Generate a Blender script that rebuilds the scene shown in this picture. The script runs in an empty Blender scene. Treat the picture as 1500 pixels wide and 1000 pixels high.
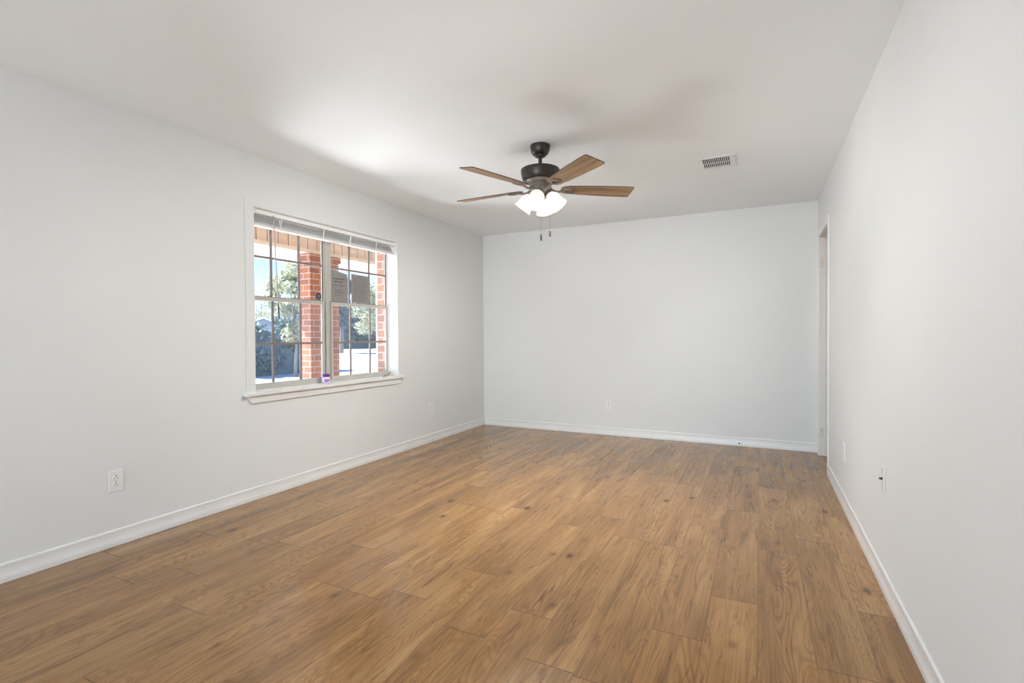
import bpy, bmesh, math, random
import numpy as np
from mathutils import Vector, Matrix

random.seed(7)
rng = np.random.default_rng(11)
scene = bpy.context.scene
COL = scene.collection
PI = math.pi
R = math.radians

# ------------------------------------------------------------------ room sizes (metres)
XL, XR, YB, YR, H = -3.214, 0.505, 5.681, -4.60, 2.44
ZG = -0.28                                   # ground outside

# ------------------------------------------------------------------ camera
F_PX, YAW, PITCH, ROLL = 735.39, 0.458688, -0.012093, -0.005652
cd = bpy.data.cameras.new('camera')
cam = bpy.data.objects.new('camera', cd)
COL.objects.link(cam)
cd.sensor_width = 36.0
cd.sensor_fit = 'HORIZONTAL'
cd.lens = 36.0 * F_PX / 1500.0
cd.clip_start = 0.02
cd.clip_end = 400
cam.location = (0, 0, 1.15359)
f0 = Vector((-math.sin(YAW), math.cos(YAW), 0)); r0 = Vector((math.cos(YAW), math.sin(YAW), 0)); u0 = Vector((0, 0, 1))
fw = f0 * math.cos(PITCH) + u0 * math.sin(PITCH)
up = u0 * math.cos(PITCH) - f0 * math.sin(PITCH)
r3 = r0 * math.cos(ROLL) + up * math.sin(ROLL)
u3 = up * math.cos(ROLL) - r0 * math.sin(ROLL)
cam.rotation_euler = Matrix((r3, u3, -fw)).transposed().to_euler()
scene.camera = cam

# ------------------------------------------------------------------ sky, sun, added daylight fills
world = bpy.data.worlds.new('sky'); scene.world = world
world.use_nodes = True
wn = world.node_tree.nodes; wl = world.node_tree.links
wn.clear()
wo = wn.new('ShaderNodeOutputWorld'); bg = wn.new('ShaderNodeBackground'); sky = wn.new('ShaderNodeTexSky')
sky.sky_type = 'NISHITA'; sky.sun_disc = False
sky.sun_elevation = R(40); sky.sun_rotation = R(200); sky.air_density = 1.0; sky.dust_density = 0.2; sky.ozone_density = 3.0
bg.inputs['Strength'].default_value = 0.42
tint = wn.new('ShaderNodeMix'); tint.data_type = 'RGBA'; tint.blend_type = 'MULTIPLY'; tint.inputs[0].default_value = 1.0
tint.inputs[7].default_value = (0.66, 0.84, 1.22, 1)
wl.new(sky.outputs[0], tint.inputs[6]); wl.new(tint.outputs[2], bg.inputs['Color']); wl.new(bg.outputs[0], wo.inputs['Surface'])

sd = bpy.data.lights.new('sun', 'SUN'); sd.energy = 28.0; sd.angle = R(0.6); sd.color = (1.0, 0.97, 0.93)
sun = bpy.data.objects.new('sun', sd); COL.objects.link(sun)
sun.rotation_euler = Vector((0.62, 0.16, -0.76)).to_track_quat('-Z', 'Y').to_euler()

# added fill light behind the camera, as daylight through the invented patio doors
ad = bpy.data.lights.new('rear_fill_light', 'AREA'); ad.shape = 'RECTANGLE'; ad.size = 3.0; ad.size_y = 2.0
ad.energy = 50; ad.color = (0.92, 0.97, 1.03)
al = bpy.data.objects.new('rear_fill_light', ad); COL.objects.link(al)
al.location = (-1.35, YR - 0.22, 1.08); al.rotation_euler = (R(90), 0, 0)

# added fill light aimed upward, standing in for bounce off unseen paving
gd = bpy.data.lights.new('rear_fill_up', 'AREA'); gd.shape = 'RECTANGLE'; gd.size = 2.9; gd.size_y = 0.9
gd.energy = 190; gd.color = (0.92, 0.97, 1.03)
gl_ = bpy.data.objects.new('rear_fill_up', gd); COL.objects.link(gl_)
gl_.location = (-1.35, YR - 0.30, 0.55); gl_.rotation_euler = (R(90 + 48), 0, 0)
# added fill light below sill height, standing in for sun bounced off the porch
pd = bpy.data.lights.new('porch_fill_light', 'AREA'); pd.shape = 'RECTANGLE'; pd.size = 0.9; pd.size_y = 1.7
pd.energy = 62; pd.color = (0.95, 0.98, 1.02); pd.spread = R(108)
pl_ = bpy.data.objects.new('porch_fill_light', pd); COL.objects.link(pl_)
pl_.location = (XL - 0.98, 3.16, 0.20); pl_.rotation_euler = Vector((0.66, 0.0, 0.75)).to_track_quat('-Z', 'Y').to_euler()

scene.view_settings.view_transform = 'Standard'
scene.view_settings.look = 'None'
scene.view_settings.exposure = 0.0
scene.view_settings.gamma = 1.0
scene.view_settings.use_curve_mapping = False

# ------------------------------------------------------------------ materials
def nodes_of(name):
    m = bpy.data.materials.new(name); m.use_nodes = True
    nt = m.node_tree
    return m, nt, nt.nodes, nt.links, nt.nodes['Principled BSDF']

def pm(name, col, rough=0.5, metal=0.0, var=0.06, scale=8.0, bump=0.0, bscale=120.0, spec=0.5, stretch=(1, 1, 1)):
    """plain painted / plastic / metal surface with a little procedural variation"""
    m, nt, N, L, b = nodes_of(name)
    tc = N.new('ShaderNodeTexCoord'); mp = N.new('ShaderNodeMapping'); mp.inputs['Scale'].default_value = stretch
    L.new(tc.outputs['Object'], mp.inputs['Vector'])
    nz = N.new('ShaderNodeTexNoise'); nz.inputs['Scale'].default_value = scale; nz.inputs['Detail'].default_value = 4
    L.new(mp.outputs[0], nz.inputs['Vector'])
    cr = N.new('ShaderNodeValToRGB')
    cr.color_ramp.elements[0].position = 0.3; cr.color_ramp.elements[1].position = 0.7
    cr.color_ramp.elements[0].color = tuple(c * (1 - var) for c in col) + (1,)
    cr.color_ramp.elements[1].color = tuple(min(1, c * (1 + var)) for c in col) + (1,)
    L.new(nz.outputs['Fac'], cr.inputs['Fac']); L.new(cr.outputs[0], b.inputs['Base Color'])
    b.inputs['Roughness'].default_value = rough; b.inputs['Metallic'].default_value = metal
    b.inputs['Specular IOR Level'].default_value = spec
    if bump:
        n2 = N.new('ShaderNodeTexNoise'); n2.inputs['Scale'].default_value = bscale; n2.inputs['Detail'].default_value = 3
        L.new(mp.outputs[0], n2.inputs['Vector'])
        bp = N.new('ShaderNodeBump'); bp.inputs['Strength'].default_value = bump; bp.inputs['Distance'].default_value = 0.004
        L.new(n2.outputs['Fac'], bp.inputs['Height']); L.new(bp.outputs[0], b.inputs['Normal'])
    return m

WALL = pm('wall_paint', (0.735, 0.746, 0.734), 0.6, var=0.012, scale=1.5, bump=0.10, bscale=160, spec=0.3)
CEIL = pm('ceiling_paint', (0.90, 0.925, 0.93), 0.75, var=0.012, scale=1.2, bump=0.06, bscale=90, spec=0.2)
TRIM = pm('trim_gloss', (0.765, 0.768, 0.75), 0.3, var=0.02, scale=6)
JAMB = pm('jamb_paint', (0.78, 0.75, 0.70), 0.4, var=0.03, scale=5)
SILLM = pm('sill_paint', (0.775, 0.775, 0.755), 0.3, var=0.02, scale=6)
ALU = pm('painted_aluminium', (0.52, 0.50, 0.46), 0.38, var=0.05, scale=12)
ALUD = pm('muntin_aluminium', (0.24, 0.205, 0.19), 0.4, var=0.06, scale=14)
BLACK = pm('dark_gap', (0.015, 0.014, 0.013), 0.7)
PLAST = pm('white_plastic', (0.79, 0.79, 0.785), 0.3, var=0.01)
SLOT = pm('outlet_slot', (0.06, 0.05, 0.045), 0.6)
BRONZE = pm('aged_bronze', (0.050, 0.043, 0.038), 0.36, metal=0.55, var=0.2, scale=18)
BRONZEL = pm('brushed_bronze', (0.26, 0.23, 0.205), 0.36, metal=0.6, var=0.15, scale=22)
DARKPL = pm('black_pendant', (0.02, 0.018, 0.016), 0.4)
CHAIN = pm('bead_chain', (0.10, 0.09, 0.08), 0.5, metal=0.3)
STEEL = pm('steel', (0.45, 0.44, 0.42), 0.3, metal=0.9)
BRASS = pm('painted_hinge', (0.71, 0.67, 0.60), 0.4)
BLIND = pm('blind_vinyl', (0.88, 0.875, 0.86), 0.4, var=0.02)
WAND = pm('blind_wand', (0.46, 0.40, 0.40), 0.25)
WANDEND = pm('blind_wand_dark_end', (0.05, 0.035, 0.05), 0.4)  # contrast against the bright outdoors put into the colour
PAPER = pm('shaded_notice_paper', (0.275, 0.262, 0.25), 0.8, var=0.04, scale=10)  # backlit shade of the sheets put into the base colour
INK = pm('notice_ink', (0.12, 0.105, 0.095), 0.8)
INKR = pm('notice_red_ink', (0.21, 0.13, 0.13), 0.8)
NAVY = pm('navy_vinyl', (0.006, 0.010, 0.035), 0.4)
STMARK = pm('sticker_print', (0.42, 0.52, 0.62), 0.5)
PURPLE = pm('purple_plastic', (0.17, 0.03, 0.27), 0.35)
ORCHID = pm('orchid_print', (0.55, 0.20, 0.72), 0.4)
LILAC = pm('lilac_cup', (0.80, 0.74, 0.90), 0.35)
LEAFB = pm('dry_leaf', (0.36, 0.27, 0.21), 0.8, var=0.3, scale=60)
TWIG = pm('dark_twig', (0.12, 0.10, 0.09), 0.8)
PORCHC = pm('porch_frieze_paint', (0.66, 0.57, 0.45), 0.6, var=0.03)
GROOVE = pm('soffit_groove', (0.10, 0.08, 0.06), 0.8)
BEAM = pm('porch_beam_paint', (0.74, 0.76, 0.77), 0.5, var=0.03, scale=3, stretch=(1, 0.2, 8))
PORCHF = pm('porch_floor_paint', (0.55, 0.55, 0.55), 0.7, var=0.03)
CONC = pm('concrete', (0.46, 0.46, 0.47), 0.85, var=0.06, scale=0.6, bump=0.1)
BARK = pm('bark', (0.20, 0.17, 0.14), 0.9, var=0.3, scale=10)
ROOFM = pm('roof_shingle', (0.14, 0.155, 0.19), 0.9, var=0.15, scale=5)
SIDING = pm('house_siding', (0.22, 0.26, 0.32), 0.8, var=0.05)
FASCIA = pm('white_fascia', (0.85, 0.85, 0.85), 0.6)
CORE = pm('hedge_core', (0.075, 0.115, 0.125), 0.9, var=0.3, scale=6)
EDGESTRIP = pm('pale_edge_strip', (0.74, 0.76, 0.80), 0.5)
DUCT = pm('duct_inside', (0.012, 0.011, 0.010), 0.8)

def brick_mat():
    m, nt, N, L, b = nodes_of('red_brick')
    uv = N.new('ShaderNodeUVMap'); uv.uv_map = 'box'
    br = N.new('ShaderNodeTexBrick')
    br.inputs['Scale'].default_value = 1.0
    br.inputs['Brick Width'].default_value = 0.205; br.inputs['Row Height'].default_value = 0.076
    br.inputs['Mortar Size'].default_value = 0.0055; br.inputs['Mortar Smooth'].default_value = 0.1; br.inputs['Bias'].default_value = 0.0
    br.inputs['Color1'].default_value = (0.40, 0.160, 0.078, 1); br.inputs['Color2'].default_value = (0.27, 0.105, 0.070, 1)
    br.inputs['Mortar'].default_value = (0.48, 0.42, 0.38, 1)
    nz = N.new('ShaderNodeTexNoise'); nz.inputs['Scale'].default_value = 35; nz.inputs['Detail'].default_value = 5
    mx = N.new('ShaderNodeMix'); mx.data_type = 'RGBA'; mx.blend_type = 'OVERLAY'; mx.inputs[0].default_value = 0.35
    L.new(uv.outputs[0], br.inputs['Vector']); L.new(uv.outputs[0], nz.inputs['Vector'])
    L.new(br.outputs['Color'], mx.inputs[6]); L.new(nz.outputs['Color'], mx.inputs[7])
    L.new(mx.outputs[2], b.inputs['Base Color'])
    bp = N.new('ShaderNodeBump'); bp.inputs['Strength'].default_value = 0.6; bp.inputs['Distance'].default_value = 0.006; bp.invert = True
    L.new(br.outputs['Fac'], bp.inputs['Height']); L.new(bp.outputs[0], b.inputs['Normal'])
    b.inputs['Roughness'].default_value = 0.85
    return m
BRICK = brick_mat()

def glass_mat(name, tint, refl):
    m, nt, N, L, b = nodes_of(name)
    N.remove(b)
    out = N['Material Output']
    tr = N.new('ShaderNodeBsdfTransparent'); tr.inputs[0].default_value = tint + (1,)
    gl = N.new('ShaderNodeBsdfGlossy'); gl.inputs['Roughness'].default_value = 0.03; gl.inputs['Color'].default_value = (1, 1, 1, 1)
    fr = N.new('ShaderNodeFresnel'); fr.inputs['IOR'].default_value = refl
    mx = N.new('ShaderNodeMixShader')
    L.new(fr.outputs[0], mx.inputs[0]); L.new(tr.outputs[0], mx.inputs[1]); L.new(gl.outputs[0], mx.inputs[2])
    L.new(mx.outputs[0], out.inputs['Surface'])
    return m
GLASS = glass_mat('window_glass', (0.96, 0.975, 0.975), 1.25)

def screen_mat():
    m, nt, N, L, b = nodes_of('insect_screen')
    out = N['Material Output']
    tr = N.new('ShaderNodeBsdfTransparent')
    mx = N.new('ShaderNodeMixShader'); mx.inputs[0].default_value = 0.06
    b.inputs['Base Color'].default_value = (0.42, 0.50, 0.56, 1); b.inputs['Roughness'].default_value = 0.7
    L.new(tr.outputs[0], mx.inputs[1]); L.new(b.outputs[0], mx.inputs[2]); L.new(mx.outputs[0], out.inputs['Surface'])
    return m
SCREEN = screen_mat()

def lamp_mat(name, col, s):
    m, nt, N, L, b = nodes_of(name)
    b.inputs['Base Color'].default_value = (0.22, 0.22, 0.21, 1); b.inputs['Roughness'].default_value = 0.35
    lw = N.new('ShaderNodeLayerWeight'); lw.inputs['Blend'].default_value = 0.35
    cr = N.new('ShaderNodeValToRGB')
    cr.color_ramp.elements[0].color = col + (1,); cr.color_ramp.elements[1].color = (col[0] * .50, col[1] * .45, col[2] * .36, 1)
    L.new(lw.outputs['Facing'], cr.inputs['Fac']); L.new(cr.outputs[0], b.inputs['Emission Color'])
    b.inputs['Emission Strength'].default_value = s
    return m
SHADE = lamp_mat('lit_frosted_glass', (1.0, 0.985, 0.955), 1.15)
BULB = lamp_mat('lit_bulb', (1.0, 0.97, 0.92), 6.0)

def wood_nodes(m, N, L, vec, rnd):
    """returns colour socket for weathered oak; vec: x across, y along the grain, in metres; rnd: 0..1 per board"""
    def math_(op, a, bv=None):
        n = N.new('ShaderNodeMath'); n.operation = op
        for i, v in enumerate((a, bv)):
            if v is None: continue
            if isinstance(v, (int, float)): n.inputs[i].default_value = v
            else: L.new(v, n.inputs[i])
        if op == 'MULTIPLY_ADD': n.inputs[2].default_value = 0.5
        return n.outputs[0]
    sep = N.new('ShaderNodeSeparateXYZ'); L.new(vec, sep.inputs[0])
    off = math_('MULTIPLY', rnd, 57.0)
    def comb(sx, sy):
        c = N.new('ShaderNodeCombineXYZ')
        L.new(math_('MULTIPLY', sep.outputs[0], sx), c.inputs[0]); L.new(math_('MULTIPLY', sep.outputs[1], sy), c.inputs[1]); L.new(off, c.inputs[2])
        return c.outputs[0]
    def noise(v, sc, det, dist=0.0, rough=0.55):
        n = N.new('ShaderNodeTexNoise'); n.inputs['Scale'].default_value = sc; n.inputs['Detail'].default_value = det
        n.inputs['Distortion'].default_value = dist; n.inputs['Roughness'].default_value = rough
        L.new(v, n.inputs['Vector']); return n.outputs['Fac']
    def ramp(fac, stops):
        c = N.new('ShaderNodeValToRGB')
        while len(c.color_ramp.elements) < len(stops): c.color_ramp.elements.new(0.5)
        for e, (p, col) in zip(c.color_ramp.elements, stops): e.position = p; e.color = tuple(col) + (1,)
        L.new(fac, c.inputs['Fac']); return c.outputs[0]
    def mix(mode, fac, a, b2):
        x = N.new('ShaderNodeMix'); x.data_type = 'RGBA'; x.blend_type = mode
        if isinstance(fac, (int, float)): x.inputs[0].default_value = fac
        else: L.new(fac, x.inputs[0])
        for i, v in ((6, a), (7, b2)):
            if isinstance(v, tuple): x.inputs[i].default_value = v + (1,)
            else: L.new(v, x.inputs[i])
        return x.outputs[2]
    return math_, comb, noise, ramp, mix

def floor_mat():
    m, nt, N, L, b = nodes_of('oak_laminate')
    uv = N.new('ShaderNodeUVMap'); uv.uv_map = 'plank'                 # x: across plank (m), y: along plank (m)
    at = N.new('ShaderNodeAttribute'); at.attribute_name = 'board'      # r: random per plank, g/b: distance to side / end edge
    sepc = N.new('ShaderNodeSeparateColor'); L.new(at.outputs['Color'], sepc.inputs[0])
    rnd = sepc.outputs[0]
    math_, comb, noise, ramp, mix = wood_nodes(m, N, L, uv.outputs[0], rnd)
    broad = noise(comb(7, 0.9), 1.0, 3, 0.6)
    base = ramp(broad, [(0.22, (0.190, 0.090, 0.022)), (0.5, (0.315, 0.162, 0.050)), (0.78, (0.440, 0.250, 0.092))])
    tone = ramp(rnd, [(0.0, (0.90, 0.89, 0.88)), (0.5, (1.0, 1.0, 1.0)), (1.0, (1.07, 1.07, 1.06))])
    c = mix('MULTIPLY', 1.0, base, tone)
    # cathedral figure: contour lines of a stretched noise
    low = noise(comb(5.5, 0.75), 1.0, 2, 0.5, 0.45)
    sn = math_('SINE', math_('MULTIPLY', low, 260.0))
    figc = ramp(math_('MULTIPLY_ADD', sn, 0.5), [(0.0, (0.66, 0.61, 0.56)), (0.40, (1.0, 1.0, 1.0)), (1.0, (1.12, 1.12, 1.11))])
    figm = ramp(noise(comb(6, 1.0), 1.0, 3), [(0.42, (0.12, 0.12, 0.12)), (0.62, (0.75, 0.75, 0.75))])
    c = mix('MULTIPLY', figm, c, figc)
    # fine pores
    fine = ramp(noise(comb(170, 3.0), 1.0, 3, 0.3), [(0.34, (0.52, 0.48, 0.45)), (0.52, (1, 1, 1)), (0.8, (1.16, 1.15, 1.13))])
    c = mix('MULTIPLY', 0.5, c, fine)
    # dark streaks and checks
    st = ramp(noise(comb(34, 3.2), 1.0, 5, 1.6, 0.62), [(0.55, (1, 1, 1)), (0.64, (0.62, 0.56, 0.51)), (0.75, (0.38, 0.31, 0.26))])
    c = mix('MULTIPLY', 0.8, c, st)
    # knots: small dark ovals with a halo, only in some cells
    vo = N.new('ShaderNodeTexVoronoi'); vo.inputs['Scale'].default_value = 1.0; vo.inputs['Randomness'].default_value = 1.0
    wob = N.new('ShaderNodeVectorMath'); wob.operation = 'ADD'
    nzv = N.new('ShaderNodeTexNoise'); nzv.inputs['Scale'].default_value = 7.0; nzv.inputs['Detail'].default_value = 4
    kv = comb(9.0, 5.4); L.new(kv, nzv.inputs['Vector'])
    sc = N.new('ShaderNodeVectorMath'); sc.operation = 'SCALE'; sc.inputs['Scale'].default_value = 0.13
    L.new(nzv.outputs['Color'], sc.inputs[0]); L.new(kv, wob.inputs[0]); L.new(sc.outputs[0], wob.inputs[1])
    L.new(wob.outputs[0], vo.inputs['Vector'])
    sizer = N.new('ShaderNodeSeparateColor'); L.new(vo.outputs['Color'], sizer.inputs[0])
    mr = N.new('ShaderNodeMapRange'); mr.inputs[1].default_value = 0.44; mr.inputs[2].default_value = 1.0; mr.inputs[3].default_value = -0.18; mr.inputs[4].default_value = 0.12
    L.new(sizer.outputs[0], mr.inputs[0])
    d = N.new('ShaderNodeMath'); d.operation = 'SUBTRACT'; L.new(vo.outputs['Distance'], d.inputs[0]); L.new(mr.outputs[0], d.inputs[1])
    kn = ramp(d.outputs[0], [(0.0, (0.20, 0.15, 0.12)), (0.035, (0.50, 0.43, 0.38)), (0.13, (0.86, 0.82, 0.79)), (0.22, (1, 1, 1))])
    c = mix('MULTIPLY', 0.85, c, kn)
    # seams
    s1 = ramp(sepc.outputs[1], [(0.0, (0.52, 0.45, 0.40)), (1.0, (1, 1, 1))])
    sm = N.new('ShaderNodeUVMap'); sm.uv_map = 'edge'
    se = N.new('ShaderNodeSeparateXYZ'); L.new(sm.outputs[0], se.inputs[0])
    sx = ramp(se.outputs[0], [(0.0, (0.66, 0.62, 0.58)), (0.0012, (0.86, 0.84, 0.82)), (0.0026, (1, 1, 1))])
    sy = ramp(se.outputs[1], [(0.0, (0.34, 0.28, 0.24)), (0.0016, (0.55, 0.5, 0.46)), (0.0032, (1, 1, 1))])
    c = mix('MULTIPLY', 1.0, c, sx); c = mix('MULTIPLY', 1.0, c, sy)
    L.new(c, b.inputs['Base Color'])
    b.inputs['Roughness'].default_value = 0.30
    rr = N.new('ShaderNodeMapRange'); rr.inputs[1].default_value = 0.3; rr.inputs[2].default_value = 0.7; rr.inputs[3].default_value = 0.16; rr.inputs[4].default_value = 0.26
    L.new(noise(comb(120, 6), 1.0, 2), rr.inputs[0]); L.new(rr.outputs[0], b.inputs['Roughness'])
    b.inputs['Specular IOR Level'].default_value = 0.62
    bp = N.new('ShaderNodeBump'); bp.inputs['Strength'].default_value = 0.08; bp.inputs['Distance'].default_value = 0.002
    L.new(noise(comb(200, 7), 1.0, 2), bp.inputs['Height']); L.new(bp.outputs[0], b.inputs['Normal'])
    return m
FLOORM = floor_mat()

def blade_mat():
    m, nt, N, L, b = nodes_of('weathered_oak_blade')
    tc = N.new('ShaderNodeTexCoord'); sp = N.new('ShaderNodeSeparateXYZ'); L.new(tc.outputs['Object'], sp.inputs[0])
    cb = N.new('ShaderNodeCombineXYZ'); L.new(sp.outputs[1], cb.inputs[0]); L.new(sp.outputs[0], cb.inputs[1])
    oi = N.new('ShaderNodeObjectInfo')
    math_, comb, noise, ramp, mix = wood_nodes(m, N, L, cb.outputs[0], oi.outputs['Random'])
    base = ramp(noise(comb(28, 1.5), 1.0, 4, 0.8), [(0.3, (0.19, 0.115, 0.06)), (0.55, (0.38, 0.25, 0.135)), (0.8, (0.54, 0.38, 0.22))])
    st = ramp(noise(comb(60, 2.2), 1.0, 4, 1.0, 0.6), [(0.54, (1, 1, 1)), (0.68, (0.45, 0.40, 0.36))])
    c = mix('MULTIPLY', 0.8, base, st)
    L.new(c, b.inputs['Base Color']); b.inputs['Roughness'].default_value = 0.5
    return m
BLADE = blade_mat()
BLADEE = pm('blade_edge_stain', (0.035, 0.026, 0.02), 0.5)

def leaf_mat(name, c0, c1, trans=0.35):
    m, nt, N, L, b = nodes_of(name)
    ge = N.new('ShaderNodeNewGeometry')
    cr = N.new('ShaderNodeValToRGB'); cr.color_ramp.elements[0].color = c0 + (1,); cr.color_ramp.elements[1].color = c1 + (1,)
    L.new(ge.outputs['Random Per Island'], cr.inputs['Fac'])
    L.new(cr.outputs[0], b.inputs['Base Color']); b.inputs['Roughness'].default_value = 0.6
    tl = N.new('ShaderNodeBsdfTranslucent'); L.new(cr.outputs[0], tl.inputs[0])
    mx = N.new('ShaderNodeMixShader'); mx.inputs[0].default_value = trans
    out = N['Material Output']
    L.new(b.outputs[0], mx.inputs[1]); L.new(tl.outputs[0], mx.inputs[2]); L.new(mx.outputs[0], out.inputs['Surface'])
    return m
LEAFY = leaf_mat('pale_yellow_leaves', (0.22, 0.27, 0.21), (0.56, 0.52, 0.31))
LEAFG = leaf_mat('hazy_blue_green_leaves', (0.080, 0.125, 0.135), (0.16, 0.22, 0.225))  # blue cast of haze and shade mixed into the leaf colour
LEAFM = leaf_mat('grey_green_leaves', (0.15, 0.20, 0.22), (0.34, 0.38, 0.34))

# ------------------------------------------------------------------ mesh helpers
class MB:
    def __init__(s): s.v = []; s.f = []
    def add(s, vs, fs):
        n = len(s.v); s.v += [tuple(v) for v in vs]; s.f += [tuple(i + n for i in f) for f in fs]; return s
    def box(s, x0, x1, y0, y1, z0, z1, M=None):
        x0, x1 = min(x0, x1), max(x0, x1); y0, y1 = min(y0, y1), max(y0, y1); z0, z1 = min(z0, z1), max(z0, z1)
        vs = [(x, y, z) for x in (x0, x1) for y in (y0, y1) for z in (z0, z1)]
        if M is not None: vs = [M @ Vector(v) for v in vs]
        return s.add(vs, [(0, 1, 3, 2), (4, 6, 7, 5), (0, 4, 5, 1), (2, 3, 7, 6), (0, 2, 6, 4), (1, 5, 7, 3)])
    def prism(s, poly, t0, t1, fn):
        """poly: 2-D outline (ccw); fn(u, v, t) -> point"""
        n = len(poly)
        vs = [fn(u, v, t0) for u, v in poly] + [fn(u, v, t1) for u, v in poly]
        fs = [tuple(range(n - 1, -1, -1)), tuple(range(n, 2 * n))] + [(i, (i + 1) % n, (i + 1) % n + n, i + n) for i in range(n)]
        return s.add(vs, fs)
    def lathe(s, prof, n=32, M=None, cap=True):
        vs = []; fs = []
        for r, z in prof:
            for k in range(n):
                a = 2 * PI * k / n; p = Vector((r * math.cos(a), r * math.sin(a), z)); vs.append(M @ p if M is not None else p)
        for j in range(len(prof) - 1):
            for k in range(n):
                k2 = (k + 1) % n; fs.append((j * n + k, j * n + k2, (j + 1) * n + k2, (j + 1) * n + k))
        if cap:
            fs.append(tuple(range(n - 1, -1, -1))); m = (len(prof) - 1) * n; fs.append(tuple(m + k for k in range(n)))
        return s.add(vs, fs)
    def tube(s, pts, r, n=8, closed=False):
        pts = [Vector(p) for p in pts]; rs = r if isinstance(r, (list, tuple)) else [r] * len(pts)
        vs = []; N_ = len(pts)
        for i, p in enumerate(pts):
            t = (pts[(i + 1) % N_] - pts[i - 1]) if closed else (pts[min(i + 1, N_ - 1)] - pts[max(i - 1, 0)])
            t.normalize(); a = Vector((0, 0, 1)) if abs(t.z) < 0.9 else Vector((1, 0, 0))
            u = t.cross(a).normalized(); w = t.cross(u).normalized()
            for k in range(n):
                an = 2 * PI * k / n; vs.append(p + (u * math.cos(an) + w * math.sin(an)) * rs[i])
        fs = []
        for i in range(N_ if closed else N_ - 1):
            j = (i + 1) % N_
            for k in range(n):
                k2 = (k + 1) % n; fs.append((i * n + k, i * n + k2, j * n + k2, j * n + k))
        if not closed: fs += [tuple(range(n - 1, -1, -1)), tuple((N_ - 1) * n + k for k in range(n))]
        return s.add(vs, fs)
    def build(s, name, mat, parent=None, loc=None, smooth=False, bevel=0.0, seg=2, uv=False, world=False):
        """vertices are in the parent's space (or in the world's when world=True); loc: origin of a top-level mesh"""
        if parent is not None and world:
            o0 = Vector((0, 0, 0)); p = parent
            while p: o0 = o0 + p.location; p = p.parent
        else: o0 = Vector(loc) if loc else Vector((0, 0, 0))
        me = bpy.data.meshes.new(name)
        me.from_pydata([tuple(Vector(v) - o0) for v in s.v], [], s.f)
        bm = bmesh.new(); bm.from_mesh(me); bmesh.ops.recalc_face_normals(bm, faces=bm.faces)
        if uv:
            lay = bm.loops.layers.uv.new('box')
            for f in bm.faces:
                n = f.normal
                for l in f.loops:
                    c = l.vert.co + o0
                    if abs(n.x) >= max(abs(n.y), abs(n.z)): l[lay].uv = (c.y, c.z)
                    elif abs(n.y) >= abs(n.z): l[lay].uv = (c.x, c.z)
                    else: l[lay].uv = (c.y, c.x)
        bm.to_mesh(me); bm.free()
        if smooth:
            for p in me.polygons: p.use_smooth = True
        me.materials.append(mat)
        o = bpy.data.objects.new(name, me); COL.objects.link(o)
        if parent is not None: o.parent = parent
        elif loc: o.location = loc
        if bevel:
            b = o.modifiers.new('bevel', 'BEVEL'); b.width = bevel; b.segments = seg; b.limit_method = 'ANGLE'; b.angle_limit = R(35)
        if smooth:
            es = o.modifiers.new('split', 'EDGE_SPLIT'); es.split_angle = R(40)
        return o

def tag(o, label=None, cat=None, group=None, kind=None):
    if label: o['label'] = label
    if cat: o['category'] = cat
    if group: o['group'] = group
    if kind: o['kind'] = kind
    return o
def empty(name, loc, rz=0.0):
    o = bpy.data.objects.new(name, None); o.empty_display_size = 0.1; COL.objects.link(o)
    o.location = loc; o.rotation_euler = (0, 0, rz); return o
def struct(o): o['kind'] = 'structure'; return o
def copy_tree(o, parent=None):
    c = o.copy(); COL.objects.link(c)
    if parent is not None: c.parent = parent
    for ch in list(o.children): copy_tree(ch, c)
    return c

# ================================================================== THE ROOM
T = 0.12
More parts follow.
